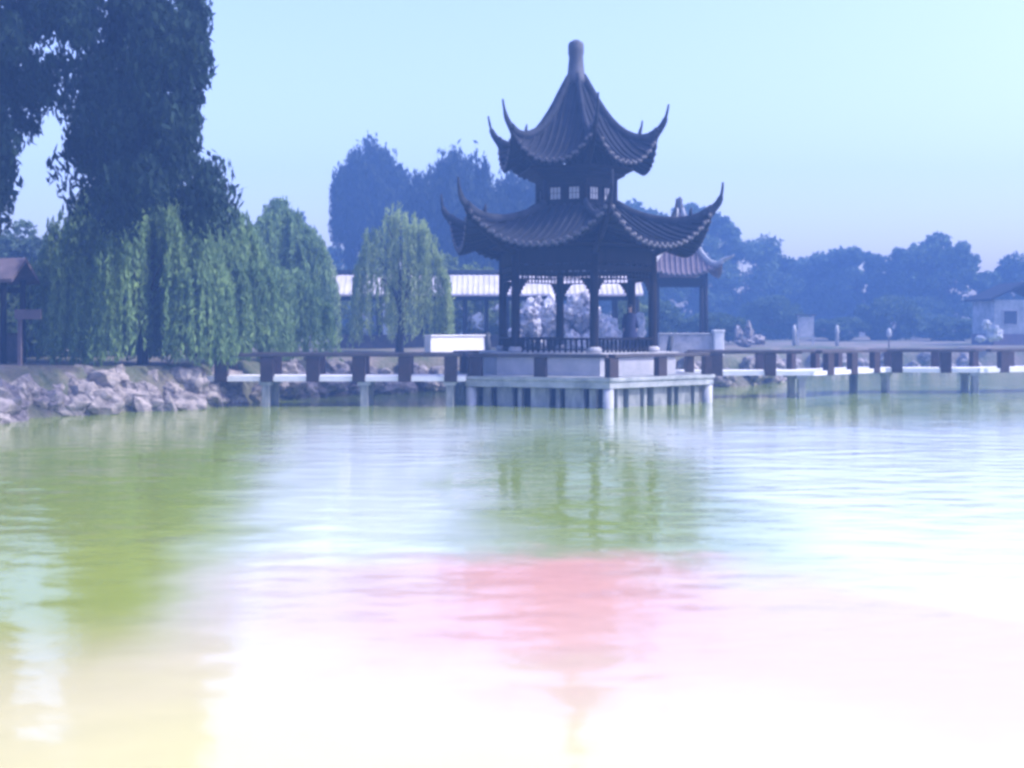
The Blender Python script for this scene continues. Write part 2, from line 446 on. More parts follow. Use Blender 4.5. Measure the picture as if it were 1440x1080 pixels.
# lower roof
low = Roof((CX, CY, 0), 6, A0,
           [(1.55, 7.30), (2.1, 6.98), (2.7, 6.76), (3.4, 6.62), (4.1, 6.60), (4.7, 6.74), (5.15, 7.02)],
           [(1.36, 7.30), (1.85, 6.92), (2.35, 6.58), (2.85, 6.28), (3.4, 6.02), (3.95, 5.82), (4.38, 5.70)])
mb = MB(); low.panel(mb)
lr = mb.build('lower_roof', M['tile'], pav, True)
mb = MB(); low.ribs(mb, 0.27, 0.065, 12, mb)
mb.build('tile_ribs', [M['tile'], M['tile_end']], lr, True)
mb = MB(); low.rafters(mb, 0.3, 0.5); mb.build('rafters', M['wood'], lr)
for k in range(6):
    hip_ridge(low, k, [(5.15, 7.10), (5.36, 7.32), (5.48, 7.66), (5.52, 8.05)]).build('hip_ridge', M['ridge'], lr, True)
    mb = MB()                                # corner beam that carries the horn
    mb.tube([low.hip_pt(k, 2.9, 5.5), low.hip_pt(k, 3.9, 5.95), low.hip_pt(k, 4.7, 6.5), low.hip_pt(k, 5.2, 7.0)], [.14, .13, .11, .08], 6)
    mb.build('corner_beam', M['wood'], lr, True)
    # small ridge beast ornament
    mb = MB(); c = low.hip_pt(k, 4.35, 6.86)
    mb.tube([c, c + Vector((0, 0, .16)), c + Vector((0.03, 0, .33))], [.07, .06, .025], 6); mb.build('ridge_ornament', M['ridge'], lr, True)
mb = MB(); mb.lathe((CX, CY, 0), [(2.86, 5.625), (2.86, 5.72), (3.5, 5.80), (3.5, 5.86), (2.0, 6.3)], 6, 0, A0); mb.build('soffit', M['wood'], pav)
# drum with windows
mb = MB(); mb.lathe((CX, CY, 0), [(1.50, 7.05), (1.50, 8.75)], 6, 0, A0); mb.lathe((CX, CY, 0), [(1.56, 7.22), (1.56, 7.40)], 6, 0, A0)
mb.lathe((CX, CY, 0), [(1.56, 8.10), (1.58, 8.16), (1.62, 8.30), (1.9, 8.42), (1.9, 8.50), (2.25, 8.62), (2.25, 8.70)], 6, 0, A0)
dr = mb.build('drum', M['wood'], pav)
for k in range(6):
    c = hexpt(1.52, k, 7.05); mb = MB(); mb.lathe(c, [(0.09, 0), (0.09, 1.2)], 10); mb.build('corner_post', M['wood'], dr, True)
    p, q = hexpt(1.50, k), hexpt(1.50, k + 1); d = (q - p).normalized()
    rz = math.atan2(d.y, d.x); th = A0 + (k + .5) * PI / 3; o = Vector((math.sin(th), -math.cos(th), 0))
    for s_ in (-0.36, 0.36):
        c = (p + q) / 2 + d * s_ + o * 0.025
        mb = MB(); mb.box((c.x, c.y, 7.74), (0.40, 0.05, 0.44), rz)
        wi = mb.build('window', M['paper'], dr)
        mb = MB(); c2 = c + o * 0.035
        for a in (-.215, .215): mb.box((c2.x + d.x * a, c2.y + d.y * a, 7.74), (0.045, 0.04, 0.52), rz)
        for zz in (-.24, .24): mb.box((c2.x, c2.y, 7.74 + zz), (0.385, 0.04, 0.045), rz)
        for a in (-.07, .07): mb.box((c2.x + d.x * a, c2.y + d.y * a, 7.74), (0.018, 0.024, 0.43), rz)
        mb.box((c2.x, c2.y, 7.74), (0.38, 0.016, 0.018), rz)
        mb.build('frame', M['wood'], wi)
# upper roof
upp = Roof((CX, CY, 0), 6, A0,
           [(0.24, 12.15), (0.55, 11.62), (0.9, 11.0), (1.35, 10.38), (1.85, 9.93), (2.4, 9.70), (2.85, 9.74), (3.15, 9.95)],
           [(0.21, 12.15), (0.47, 11.58), (0.78, 10.92), (1.15, 10.25), (1.55, 9.72), (2.0, 9.25), (2.4, 8.95), (2.72, 8.78)])
mb = MB(); upp.panel(mb)
ur = mb.build('upper_roof', M['tile'], pav, True)
mb = MB(); upp.ribs(mb, 0.25, 0.055, 12, mb)
mb.build('tile_ribs', [M['tile'], M['tile_end']], ur, True)
mb = MB(); upp.rafters(mb, 0.27, 0.55); mb.build('rafters', M['wood'], ur)
for k in range(6):
    hip_ridge(upp, k, [(3.15, 10.02), (3.34, 10.28), (3.46, 10.6), (3.54, 10.98)], 0.10).build('hip_ridge', M['ridge'], ur, True)
    mb = MB()
    mb.tube([upp.hip_pt(k, 1.9, 8.75), upp.hip_pt(k, 2.5, 9.15), upp.hip_pt(k, 2.95, 9.6), upp.hip_pt(k, 3.2, 9.98)], [.12, .11, .09, .07], 6)
    mb.build('corner_beam', M['wood'], ur, True)
    mb = MB(); c = upp.hip_pt(k, 2.45, 9.9)
    mb.tube([c, c + Vector((0, 0, .15)), c + Vector((0.03, 0, .30))], [.06, .05, .02], 6); mb.build('ridge_ornament', M['ridge'], ur, True)
mb = MB()
mb.lathe((CX, CY, 0), [(0.36, 11.95), (0.40, 12.05), (0.38, 12.2), (0.33, 12.35), (0.29, 12.7), (0.27, 13.0), (0.30, 13.12), (0.30, 13.42), (0.26, 13.52), (0.08, 13.62)], 14)
mb.build('finial', M['finial'], pav, True)

# ------------------------------------------------------------------ terrace under the pavilion
ter = thing('terrace', 'white hexagonal stone terrace on piers in the water, carrying the double-eaved pavilion', 'terrace', (CX, CY, 0))
DECK = 1.15
mb = MB(); mb.lathe((CX, CY, 0), [(5.10, 0.78), (5.18, 0.80), (5.18, 1.02), (5.24, 1.04), (5.24, DECK)], 6, 0, A0); mb.build('deck_slab', M['slab'], ter)
mb = MB(); mb.lathe((CX, CY, 0), [(3.80, 1.153), (3.80, 1.80)], 6, 0, A0)
po = mb.build('podium', M['white'], ter)
mb = MB(); mb.lathe((CX, CY, 0), [(3.78, 1.803), (3.92, 1.81), (3.92, FLOOR - .003)], 6, 0, A0); mb.build('coping', M['coping'], po)
mb = MB(); mb.lathe((CX, CY, 0), [(3.7, -1.3), (3.7, 0.775)], 6, 0, A0); mb.build('core', M['darkstone'], ter)
def pier_on_face(k, s0, s1, ap=4.75, mt='pier'):
    p, q = hexpt(ap, k), hexpt(ap, k + 1); d = (q - p).normalized()
    a, c = p.lerp(q, s0), p.lerp(q, s1)
    m_ = MB(); m_.bar(a, c, 0.35, -1.3, 0.777); m_.build('pier', M[mt], ter, bevel=0.03)
for k in range(6):
    for s0, s1 in ((0.07, .13), (0.18, .30), (.34, .37), (.44, .58), (.63, .66), (.70, .84), (.88, .93)):
        pier_on_face(k, s0, s1)
    c = hexpt(4.95, k); mb = MB(); mb.lathe((c.x, c.y, 0), [(0.19, -1.3), (0.19, 0.777)], 10); mb.build('pier', M['white'], ter, True)
def parapet_run(parent, p, q, z, posts, rail_w=0.34, ph=0.66, pw=0.42, rail=True, drop=0.0):
    d = (q - p).normalized(); L = (q - p).length
    if rail:
        m_ = MB(); m_.bar(p, q, rail_w, z + ph + .003, z + ph + 0.125); m_.build('rail', M['rail'], parent, bevel=0.02)
    for f in posts:
        c = p.lerp(q, f); m_ = MB(); m_.box((c.x, c.y, z + ph / 2 - drop / 2), (pw, 0.26, ph - .004 + drop), math.atan2(d.y, d.x)); m_.build('post', M['redwood'], parent, bevel=0.015)
for k in range(6):
    p, q = hexpt(4.92, k), hexpt(4.92, k + 1); d = (q - p).normalized()
    if k == 1:     # the right bridge comes in here
        parapet_run(ter, p, p.lerp(q, .42), DECK, [0.0, .96])
    elif k == 4:   # the left bridge
        parapet_run(ter, p.lerp(q, .5), q - d * .02, DECK, [0.05, .97])
    else:
        parapet_run(ter, p + d * .17, q - d * .02, DECK, [0.0, 0.5] if k != 0 else [0.0, .5, ])
# ------------------------------------------------------------------ bridges
def off_y(n): return 1 if n.y > 0 else -1
def bridge(name, label, pts, width=1.9, z=1.17, step=1.5, first=0, piers=None, shift=.25):
    root = thing(name, label, 'bridge', (pts[0][0], pts[0][1], 0))
    for i in range(len(pts) - 1):
        p, q = Vector((*pts[i], 0)), Vector((*pts[i + 1], 0))
        d = (q - p).normalized(); nrm = Vector((-d.y, d.x, 0))
        zz = z - 0.004 * (i % 3)
        m_ = MB(); m_.bar(p, q, width, zz - 0.17, zz, 0, width * .21 if i < len(pts) - 2 else 0); m_.build('deck', M['bright'], root)
        for sd in (-1, 1):
            near = (off_y(nrm) * sd < 0); off = nrm * sd * (width / 2 - 0.09)
            a, c = p + off + d * .1, q + off - d * .1
            n = max(1, round((c - a).length / step))
            parapet_run(root, a, c, zz + .003, [(j + shift) / n for j in range(n)], 0.3, 0.66, 0.44 if near else 0.3, True, 0.19)
        for f in piers if piers else ((0.98,) if i < len(pts) - 2 else (0.55,)) + ((0.03,) if i == 0 else ()):
            for sd in (-1, 1):
                c = p.lerp(q, f) + nrm * sd * (width / 2 - .2)
                m_ = MB(); m_.box((c.x, c.y, -0.16), (0.27, 0.27, 2.3), math.atan2(d.y, d.x)); m_.build('pier', M['pier'], root, bevel=0.03)
                m_ = MB(); m_.box((c.x, c.y, 0.992 - .07), (0.42, 0.34, 0.12), math.atan2(d.y, d.x)); m_.build('pier_cap', M['slab'], root)
    return root
bridge('footbridge', 'straight low footbridge with brown posts from the left bank to the terrace',
       [(-1.6, 41.9), (-11.2, 41.9)], step=1.6, piers=(.055, .36, .71))
bridge('footbridge', 'long zigzag footbridge with brown posts running right from the terrace',
       [(6.9, 46.9), (11.2, 47.0), (15.1, 50.6), (19.2, 50.2), (23.0, 51.6), (30.0, 51.0), (40, 62), (46, 80)], step=1.9, shift=.4)

# ------------------------------------------------------------------ covered corridor behind
cor = thing('covered_walkway', 'long covered walkway with pale tiled roof and dark posts behind the pavilion', 'walkway', (-2, 48.5 * S, 1.7))
cx0, cx1, cyf = -10.4, 7.3, 48.0 * S
mb = MB(); n = 60
vs = []; fs = []
prof = [(-0.75, 4.72), (-0.35, 4.95), (0.1, 5.25), (0.55, 5.62), (0.9, 5.92), (1.25, 5.62), (1.7, 5.25), (2.15, 4.95), (2.55, 4.72)]
for dy, z in prof:
    vs += [(cx0, cyf + dy, z), (cx1, cyf + dy, z)]
for dy, z in prof:
    vs += [(cx0, cyf + dy, z - .1), (cx1, cyf + dy, z - .1)]
m_ = len(prof); 
for i in range(m_ - 1):
    fs.append((2 * i, 2 * i + 1, 2 * i + 3, 2 * i + 2)); o = 2 * m_
    fs.append((o + 2 * i, o + 2 * i + 2, o + 2 * i + 3, o + 2 * i + 1))
    for e in (0, 1): fs.append((2 * i + e, 2 * i + 2 + e, o + 2 * i + 2 + e, o + 2 * i + e))
for e in (0, m_ - 1): fs.append((2 * e, 2 * e + 1, 2 * m_ + 2 * e + 1, 2 * m_ + 2 * e))
mb.add(vs, fs)
rf = mb.build('roof', M['greytile'], cor)
mb = MB()
k = 0
x = cx0 + .15
while x < cx1:
    for seg in (prof[:5], prof[4:]):
        mb.tube([(x, cyf + dy, z + .02) for dy, z in seg], 0.022, 5)
    x += 0.3
mb.build('tile_ribs', M['greytile'], rf, True)
mb = MB(); mb.tube([(cx0 - .1, cyf + .9, 5.97), (cx1 + .1, cyf + .9, 5.97)], .12, 8, 0, 1.4); mb.build('ridge', M['ridge'], rf, True)
for yy in (cyf, cyf + 1.8):
    mb = MB(); mb.bar(Vector((cx0 + .2, yy, 0)), Vector((cx1 - .2, yy, 0)), 0.14, 4.42, 4.62); mb.build('beam', M['wood'], cor)
    i = 0; x = cx0 + .4
    while x < cx1 - .2:
        mb = MB(); mb.lathe((x, yy, 1.4), [(.11, 0), (.10, 3.05)], 10); mb.build('column', M['wood'], cor, True)
        x += 1.22
mb = MB(); mb.bar(Vector((cx0 + .3, cyf - .25, 0)), Vector((1.0, cyf - .25, 0)), 0.3, 2.35, 2.45); mb.bar(Vector((cx0 + .3, cyf - .25, 0)), Vector((1.0, cyf - .25, 0)), 0.2, 1.3, 2.347)
mb.build('bench_wall', M['rail'], cor)
mb = MB(); mb.box(((cx0 + cx1) / 2, cyf + .9, 1.45), (cx1 - cx0, 2.3, .5)); mb.build('floor', M['coping'], cor)

# white low wall on the shore left of the pavilion
p0, p1 = P(601, 485, 39.6), P(684, 485, 41.2)
mb = MB(); mb.bar(p0, p1, 0.5, 1.2, 2.42); mb.bar(p0, p1, 0.62, 2.423, 2.5)
w_ = tag(mb.build('low_wall', M['bright'], None, bevel=.03), 'bright white low wall on the shore just left of the pavilion columns', 'wall')
mb = MB(); c = P(687, 480, 41.0)
mb.tube([(c.x - .12, c.y, 2.6), (c.x + .05, c.y, 1.3)], .16, 8)
tag(mb.build('stone_post', M['darkstone'], None, True), 'dark leaning post at the right end of the bright white low wall', 'post')
p0, p1 = P(926, 470, 41.5), P(1003, 470, 41.5)
mb = MB(); mb.bar(p0, p1, 0.45, 1.2, 2.5); mb.bar(p0, p1, 0.56, 2.503, 2.58)
tag(mb.build('low_wall', M['coping'], None, bevel=.03), 'pale grey low wall in front of the smaller pavilion on the right', 'wall')
c = P(1010, 470, 41.3)
mb = MB(); mb.box((c.x, c.y, 1.95), (0.46, 0.6, 1.4)); mb.box((c.x, c.y, 2.69), (0.56, 0.7, .08))
tag(mb.build('end_pillar', M['bright'], None, bevel=.03), 'short bright white pillar at the right end of the pale grey wall', 'pillar')
c = P(941, 480, 40.2)
mb = MB(); mb.tube([(c.x + .1, c.y, 2.45), (c.x - .1, c.y, 1.2)], .13, 8)
tag(mb.build('stone_post', M['darkstone'], None, True), 'dark leaning post in front of the pale grey low wall', 'post')

# ------------------------------------------------------------------ second pavilion
SX, SY = 8.85, 45.0 * S
sp = thing('small_pavilion', 'smaller square pavilion with mauve tiled roof behind the right side of the terrace', 'pavilion', (SX, SY, 1.7))
A1 = R(41)
sr = Roof((SX, SY, 0), 4, A1,
          [(0.15, 9.0), (0.5, 8.2), (1.0, 7.3), (1.5, 6.6), (2.0, 6.15), (2.5, 6.0), (2.85, 6.15)],
          [(0.11, 9.0), (0.35, 8.15), (0.7, 7.25), (1.05, 6.55), (1.4, 6.05), (1.75, 5.7), (2.02, 5.55)])
mb = MB(); sr.panel(mb, 12, 12, .1); rf = mb.build('roof', M['pinktile'], sp, True)
mb = MB(); sr.ribs(mb, 0.27, 0.055, 8, mb); mb.build('tile_ribs', [M['pinktile'], M['tile_end']], rf, True)
for k in range(4):
    hip_ridge(sr, k, [(2.85, 6.25), (3.1, 6.36), (3.35, 6.4), (3.6, 6.52)], .09).build('hip_ridge', M['coping'], rf, True)
    c = sr.hip_pt(k, 1.75, 0); mb = MB(); mb.lathe((c.x, c.y, 1.5), [(.12, 0), (.11, 4.2)], 10); mb.build('column', M['wood'], sp, True)
    a, e = sr.hip_pt(k, 1.75, 0), sr.hip_pt(k + 1, 1.75, 0)
    mb = MB(); mb.bar(a, e, .12, 5.02, 5.42, 0, -.1); mb.build('beam', M['wood'], sp)
mb = MB(); mb.lathe((SX, SY, 0), [(.2, 8.85), (.22, 9.1), (.14, 9.4), (.16, 9.6), (.04, 9.75)], 10); mb.build('finial', M['finial'], sp, True)
mb = MB(); mb.lathe((SX, SY, 0), [(2.3, 1.2), (2.3, 1.78)], 4, 0, A1); mb.build('plinth', M['coping'], sp)

# ------------------------------------------------------------------ rocks
def rock_mesh(name, seed, sub=3, rough=0.45, holes=False):
    import bmesh
    bm = bmesh.new(); bmesh.ops.create_icosphere(bm, subdivisions=sub, radius=1.0)
    off = Vector((seed * 7.31, seed * 3.17, seed * 1.93))
    for v in bm.verts:
        p = v.co.copy()
        n = mnoise.fractal(p * 1.3 + off, 0.9, 2.1, 5)
        rdg = 1 - abs(mnoise.noise(p * 2.3 + off * 2)) * 2
        v.co = p * (1 + rough * n + 0.16 * rdg)
    me = bpy.data.meshes.new(name); bm.to_mesh(me); bm.free()
    me.polygons.foreach_set('use_smooth', [False] * len(me.polygons))
    return me
ROCKS = [rock_mesh('boulder', i + 1, 3) for i in range(6)]
for me in ROCKS: me.materials.append(M['rock'])
rng = random.Random(11)
def place_rock(x, y, z, s, label, group, me=None, sz=0.8):
    me = me or ROCKS[rng.randrange(6)]
    o = bpy.data.objects.new('boulder', me); COL.objects.link(o)
    o.location = (x, y, z); o.rotation_euler = (rng.uniform(-.3, .3), rng.uniform(-.3, .3), rng.uniform(0, 6.28))
    o.scale = (s * rng.uniform(.8, 1.25), s * rng.uniform(.8, 1.2), s * sz * rng.uniform(.8, 1.2))
    return tag(o, label, 'boulder', group)
def along(pts, t):
    L = [(Vector(pts[i + 1]) - Vector(pts[i])).length for i in range(len(pts) - 1)]; s = t * sum(L)
    for i, l in enumerate(L):
        if s <= l or i == len(L) - 1: return Vector(pts[i]).lerp(Vector(pts[i + 1]), s / l)
        s -= l
left_shore = [(x_, y_ * S) for x_, y_ in [(-14.9, 22.5), (-14.2, 25.3), (-12.4, 27.2), (-10.5, 28.2), (-9.6, 30)]]
for i in range(56):
    p = along(left_shore, (i + rng.random() * .7) / 56)
    up = rng.random() ** .8
    place_rock(p.x - up * .8 + rng.uniform(-.2, .2), p.y + up * .7, 0.05 + up * 1.05, rng.uniform(.32, .62),
               'pale rough boulder piled along the left bank below the willow', 'boulders along the left bank')
back_shore = [(x_, y_ * S) for x_, y_ in [(-9.3, 31.2), (-8.0, 33.2), (-4.5, 35.8), (-1, 37.2), (2, 37.7)]]
for i in range(40):
    p = along(back_shore, (i + rng.random() * .7) / 40)
    up = rng.random()
    place_rock(p.x + rng.uniform(-.2, .2), p.y + up * .8 - .2, 0.1 + up * 1.1, rng.uniform(.35, .62),
               'pale boulder on the shore seen behind the left footbridge', 'boulders behind the left footbridge')
right_shore = [(x_, y_ * S) for x_, y_ in [(6, 38.4), (11, 39.2), (13.2, 43), (14.5, 50), (18, 54), (30, 55.5)]]
for i in range(34):
    p = along(right_shore, (i + rng.random() * .7) / 34)
    up = rng.random()
    place_rock(p.x + rng.uniform(-.2, .2), p.y + up * .7 - .1, 0.1 + up * 1.0, rng.uniform(.35, .7),
               'grey boulder on the far shore seen behind the zigzag footbridge', 'boulders behind the zigzag footbridge')

def rockery(name, label, base, lumps, mt, seed):
    import bmesh
    bm = bmesh.new()
    for j, (x, y, z, s, sz) in enumerate(lumps):
        r = bmesh.ops.create_icosphere(bm, subdivisions=3, radius=1.0)
        off = Vector((seed + j * 5.3, j * 2.7, seed * .7))
        for v in r['verts']:
            p = v.co.copy()
            n = mnoise.fractal(p * 1.5 + off, .8, 2.2, 5); c = mnoise.noise(p * 2.6 + off)
            q = p * (1 + .4 * n - (.45 if c > .32 else 0))
            v.co = Vector((x + q.x * s, y + q.y * s, z + q.z * s * sz))
    me = bpy.data.meshes.new(name); bm.to_mesh(me); bm.free(); me.materials.append(M[mt])
    o = bpy.data.objects.new(name, me); COL.objects.link(o); o.location = base
    return tag(o, label, 'rockery')
rr = random.Random(5)
lumps = []
for i in range(84):
    x = rr.uniform(-2.6, 2.6); h = (1 - (abs(x) / 3.2) ** 4) * 2.75
    lumps.append((x, rr.uniform(-.8, .8), rr.uniform(0.1, max(.4, h)), rr.uniform(.26, .52), rr.uniform(.9, 1.6)))
rockery('rockery', 'tall white pitted rockery seen between the pavilion columns', (2.85, 46.0 * S, 1.55), lumps, 'lightrock', 3.0)
rockery('garden_stone', 'white rounded garden stone just right of the standing figure', tuple(P(898, 476, 45.5)), [(0, 0, .5, .42, 1.5), (.1, 0, 1.1, .26, 1.2), (-.1, .1, .1, .45, .8)], 'white', 8.0)
rockery('garden_stone', 'white hooked garden stone just left of the standing figure', tuple(P(862, 476, 45.5)), [(0, 0, .3, .4, 1.2), (-.15, 0, .85, .36, .9), (.2, .1, .0, .4, .8)], 'white', 9.0)
rockery('garden_stone', 'pair of upright pale stones on the far bank right of the white pillar', tuple(P(1048, 480, 57)), [(-.45, 0, .4, .3, 2.2), (.25, 0, .6, .26, 2.6), (.8, 0, .1, .5, .7), (0, 0, -.1, .6, .5)], 'rock', 12.0)
rockery('garden_stone', 'pale pointed stone beside the small house at the right edge', tuple(P(1396, 476, 56)), [(0, 0, .4, .42, 1.3), (-.4, 0, .9, .3, 1.2), (-.8, 0, .0, .35, .7), (.3, 0, .2, .4, .9)], 'white', 15.0)
mb = MB(); c = P(432, 492, 34.5); mb.lathe((c.x, c.y, ground_z(c.x, c.y) - .1), [(.16, 0), (.13, .35), (.2, .4), (.09, .5), (.12, .85), (.03, .95)], 10)
tag(mb.build('stone_marker', M['white'], None, True), 'small white stone marker standing behind the left footbridge', 'stone marker')
# far bank pieces
c = P(1133, 460, 58); g0 = ground_z(c.x, c.y)
nb = thing('notice_board', 'pale upright notice board on the far right bank below the trees', 'notice board', (c.x, c.y, g0))
mb = MB(); mb.box((c.x, c.y, g0 + 1.25), (.85, .08, 1.35)); mb.build('panel', M['coping'], nb)
for s_ in (-.5, .5):
    mb = MB(); mb.box((c.x + s_, c.y, g0 + 1.0), (.09, .1, 2.0)); mb.build('post', M['coping'], nb)
mb = MB(); mb.box((c.x, c.y, g0 + 2.05), (1.3, .4, .08)); mb.build('cap', M['rail'], nb)
for px, lab in ((1117, 'slim pale post standing left of the notice board on the far bank'), (1177, 'slim pale post standing right of the notice board on the far bank')):
    c = P(px, 460, 57.5); g0 = ground_z(c.x, c.y)
    mb = MB(); mb.lathe((c.x, c.y, g0 - .1), [(.14, 0), (.12, .9), (.15, .95), (.15, 1.15), (.08, 1.5)], 8)
    tag(mb.build('stone_post', M['coping'], None, True), lab, 'post')
c = P(1250, 467, 57); g0 = ground_z(c.x, c.y)
gl = thing('garden_lamp', 'small white garden lamp on a thin post on the far right bank', 'lamp', (c.x, c.y, g0))
mb = MB(); mb.lathe((c.x, c.y, g0 - .1), [(.05, 0), (.04, .8)], 8); mb.build('post', M['rail'], gl, True)
mb = MB(); mb.lathe((c.x, c.y, g0 + .7), [(.08, 0), (.16, .08), (.18, .35), (.12, .55), (.03, .62)], 12); mb.build('shade', M['white'], gl, True)
# small house at the right edge
c = P(1428, 470, 60); g0 = ground_z(c.x, c.y)
hs = thing('garden_house', 'small pale house with a dark square window at the far right edge', 'house', (c.x, c.y, g0))
mb = MB(); mb.box((c.x + .7, c.y + 2, g0 + 2.0), (4.4, 4, 2.4)); wl = mb.build('wall', M['slab'], hs)
mb = MB(); mb.box((c.x + .7, c.y + 2, g0 + 0.4), (4.5, 4.1, 0.795)); mb.build('plinth', M['pinktile'], hs)
mb = MB(); mb.box((c.x - .4, c.y - .02, g0 + 1.95), (.95, .08, .95)); wi = mb.build('window', M['glass'], hs)
mb = MB()
for a in (-.5, .5): mb.box((c.x - .4 + a, c.y - .05, g0 + 1.95), (.07, .12, 1.07)); mb.box((c.x - .4, c.y - .05, g0 + 1.95 + a), (.93, .12, .07))
mb.build('frame', M['coping'], wi)
mb = MB(); vs = []
for xx, zz in ((-1.9, 3.15), (.7, 4.35), (3.3, 3.15), (3.3, 3.28), (.7, 4.5), (-1.9, 3.28)):
    vs += [(c.x + xx, c.y - .5, g0 + zz), (c.x + xx, c.y + 4.5, g0 + zz)]
mb.add(vs, [(0, 1, 3, 2), (2, 3, 5, 4), (4, 5, 7, 6), (6, 7, 9, 8), (8, 9, 11, 10), (10, 11, 1, 0), (0, 2, 8, 10), (2, 4, 6, 8), (1, 11, 9, 3), (3, 9, 7, 5)])
mb.build('roof', M['tile'], hs)
# shelter at the left edge
c = P(-30, 470, 29.5); g0 = ground_z(c.x, c.y)
sh = thing('shelter', 'small open shelter with a pale flat-ridged roof at the left edge behind the willow', 'shelter', (c.x, c.y, g0))
mb = MB(); vs = []
for yy, zz in ((-1.2, 4.35), (0, 5.1), (1.2, 4.35), (1.2, 4.47), (0, 5.24), (-1.2, 4.47)):
    vs += [(c.x - 2.0, c.y + yy, zz), (c.x + 1.65, c.y + yy, zz)]
mb.add(vs, [(0, 1, 3, 2), (2, 3, 5, 4), (4, 5, 7, 6), (6, 7, 9, 8), (8, 9, 11, 10), (10, 11, 1, 0), (0, 2, 8, 10), (2, 4, 6, 8), (1, 11, 9, 3), (3, 9, 7, 5)])
mb.build('roof', M['pinktile'], sh)
for xx in (-1.7, 1.2):
    for yy in (-.8, .8):
        mb = MB(); mb.lathe((c.x + xx, c.y + yy, g0 - .1), [(.11, 0), (.1, 4.62 - g0)], 10); mb.build('column', M['wood'], sh, True)
for yy in (-.8, .8):
    mb = MB(); mb.bar(Vector((c.x - 1.6, c.y + yy, 0)), Vector((c.x + 1.1, c.y + yy, 0)), .12, 4.05, 4.25); mb.build('beam', M['wood'], sh)
mb = MB(); mb.bar(Vector((c.x - 1.6, c.y + .8, 0)), Vector((c.x + 1.1, c.y + .8, 0)), .16, g0 - .1, g0 + 1.0); mb.build('low_wall', M['rail'], sh)
c = P(28, 445, 27.5); g0 = ground_z(c.x, c.y)
sg = thing('signpost', 'pale signpost with a short arm on the left bank beside the shelter', 'signpost', (c.x, c.y, g0))
mb = MB(); mb.box((c.x, c.y, g0 + .8), (.11, .11, 1.8)); mb.build('post', M['pinktile'], sg)
mb = MB(); mb.box((c.x + .3, c.y - .09, g0 + 1.65), (.85, .05, .32)); mb.build('board', M['pinktile'], sg)

# ------------------------------------------------------------------ vegetation
def leaf_mesh(name, C, AX, ln, wd, m, seed):
    """quads (kite shaped leaves) at C along unit axes AX"""
    r = np.random.default_rng(seed); n = len(C)
    q = r.normal(size=(n, 3)); S = np.cross(AX, q); S /= np.linalg.norm(S, axis=1, keepdims=True) + 1e-9
    ln = ln * r.uniform(.6, 1.3, (n, 1)); wd = wd * r.uniform(.6, 1.3, (n, 1))
    V = np.empty((n, 4, 3))
    V[:, 0] = C - AX * ln / 2; V[:, 1] = C + S * wd / 2; V[:, 2] = C + AX * ln / 2; V[:, 3] = C - S * wd / 2
    me = bpy.data.meshes.new(name)
    me.vertices.add(n * 4); me.vertices.foreach_set('co', V.ravel())
    me.loops.add(n * 4); me.loops.foreach_set('vertex_index', np.arange(n * 4))
    me.polygons.add(n); me.polygons.foreach_set('loop_start', np.arange(n) * 4); me.polygons.foreach_set('loop_total', np.full(n, 4))
    me.materials.append(m); me.update(); me.validate()
    return me
def unit(a): return a / (np.linalg.norm(a, axis=1, keepdims=True) + 1e-9)
def add_mesh(name, me, parent):
    o = bpy.data.objects.new(name, me); COL.objects.link(o); o.parent = parent; return o

def trunk_mesh(root, base_r, top, limbs, lean=(0, 0), rng=None):
    """local coordinates"""
    mb = MB(); rng = rng or random.Random(1)
    L = world_loc(root)
    pts = []; rad = []
    for i in range(8):
        f = i / 7
        pts.append(Vector((lean[0] * f * f + .12 * math.sin(f * 5 + top), lean[1] * f * f + .1 * math.cos(f * 4), -0.3 + f * (top + .3))) + L)
        rad.append(base_r * (1.25 - .25 * min(1, f * 6)) * (1 - .72 * f))
    mb.tube(pts, rad, 9)
    for e in limbs:
        j = rng.randint(3, 6); s_ = pts[j]; e = Vector(e) + L
        mid = s_.lerp(e, .5) + Vector((0, 0, .12 * (e - s_).length))
        mb.tube([s_, s_.lerp(mid, .5) + Vector((rng.uniform(-.1, .1), rng.uniform(-.1, .1), .1)), mid, e], [rad[j] * .55, rad[j] * .42, rad[j] * .3, rad[j] * .1], 6)
    return mb.build('trunk', M['bark'], root, True)

def crown_clumps(rng, n, rx, ry, z0, z1, shape='round'):
    out = []
    zc, rz = (z0 + z1) / 2, (z1 - z0) / 2
    while len(out) < n:
        v = Vector((rng.gauss(0, 1), rng.gauss(0, 1), rng.gauss(0, 1))).normalized() * rng.uniform(.45, 1.0) ** .6
        sx = 1.0
        if shape == 'cone': sx = max(.15, .5 - v.z * .55)
        if shape == 'vase': sx = max(.35, .72 + v.z * .4)
        out.append(Vector((v.x * rx * sx, v.y * ry * sx, zc + v.z * rz)))
    return out

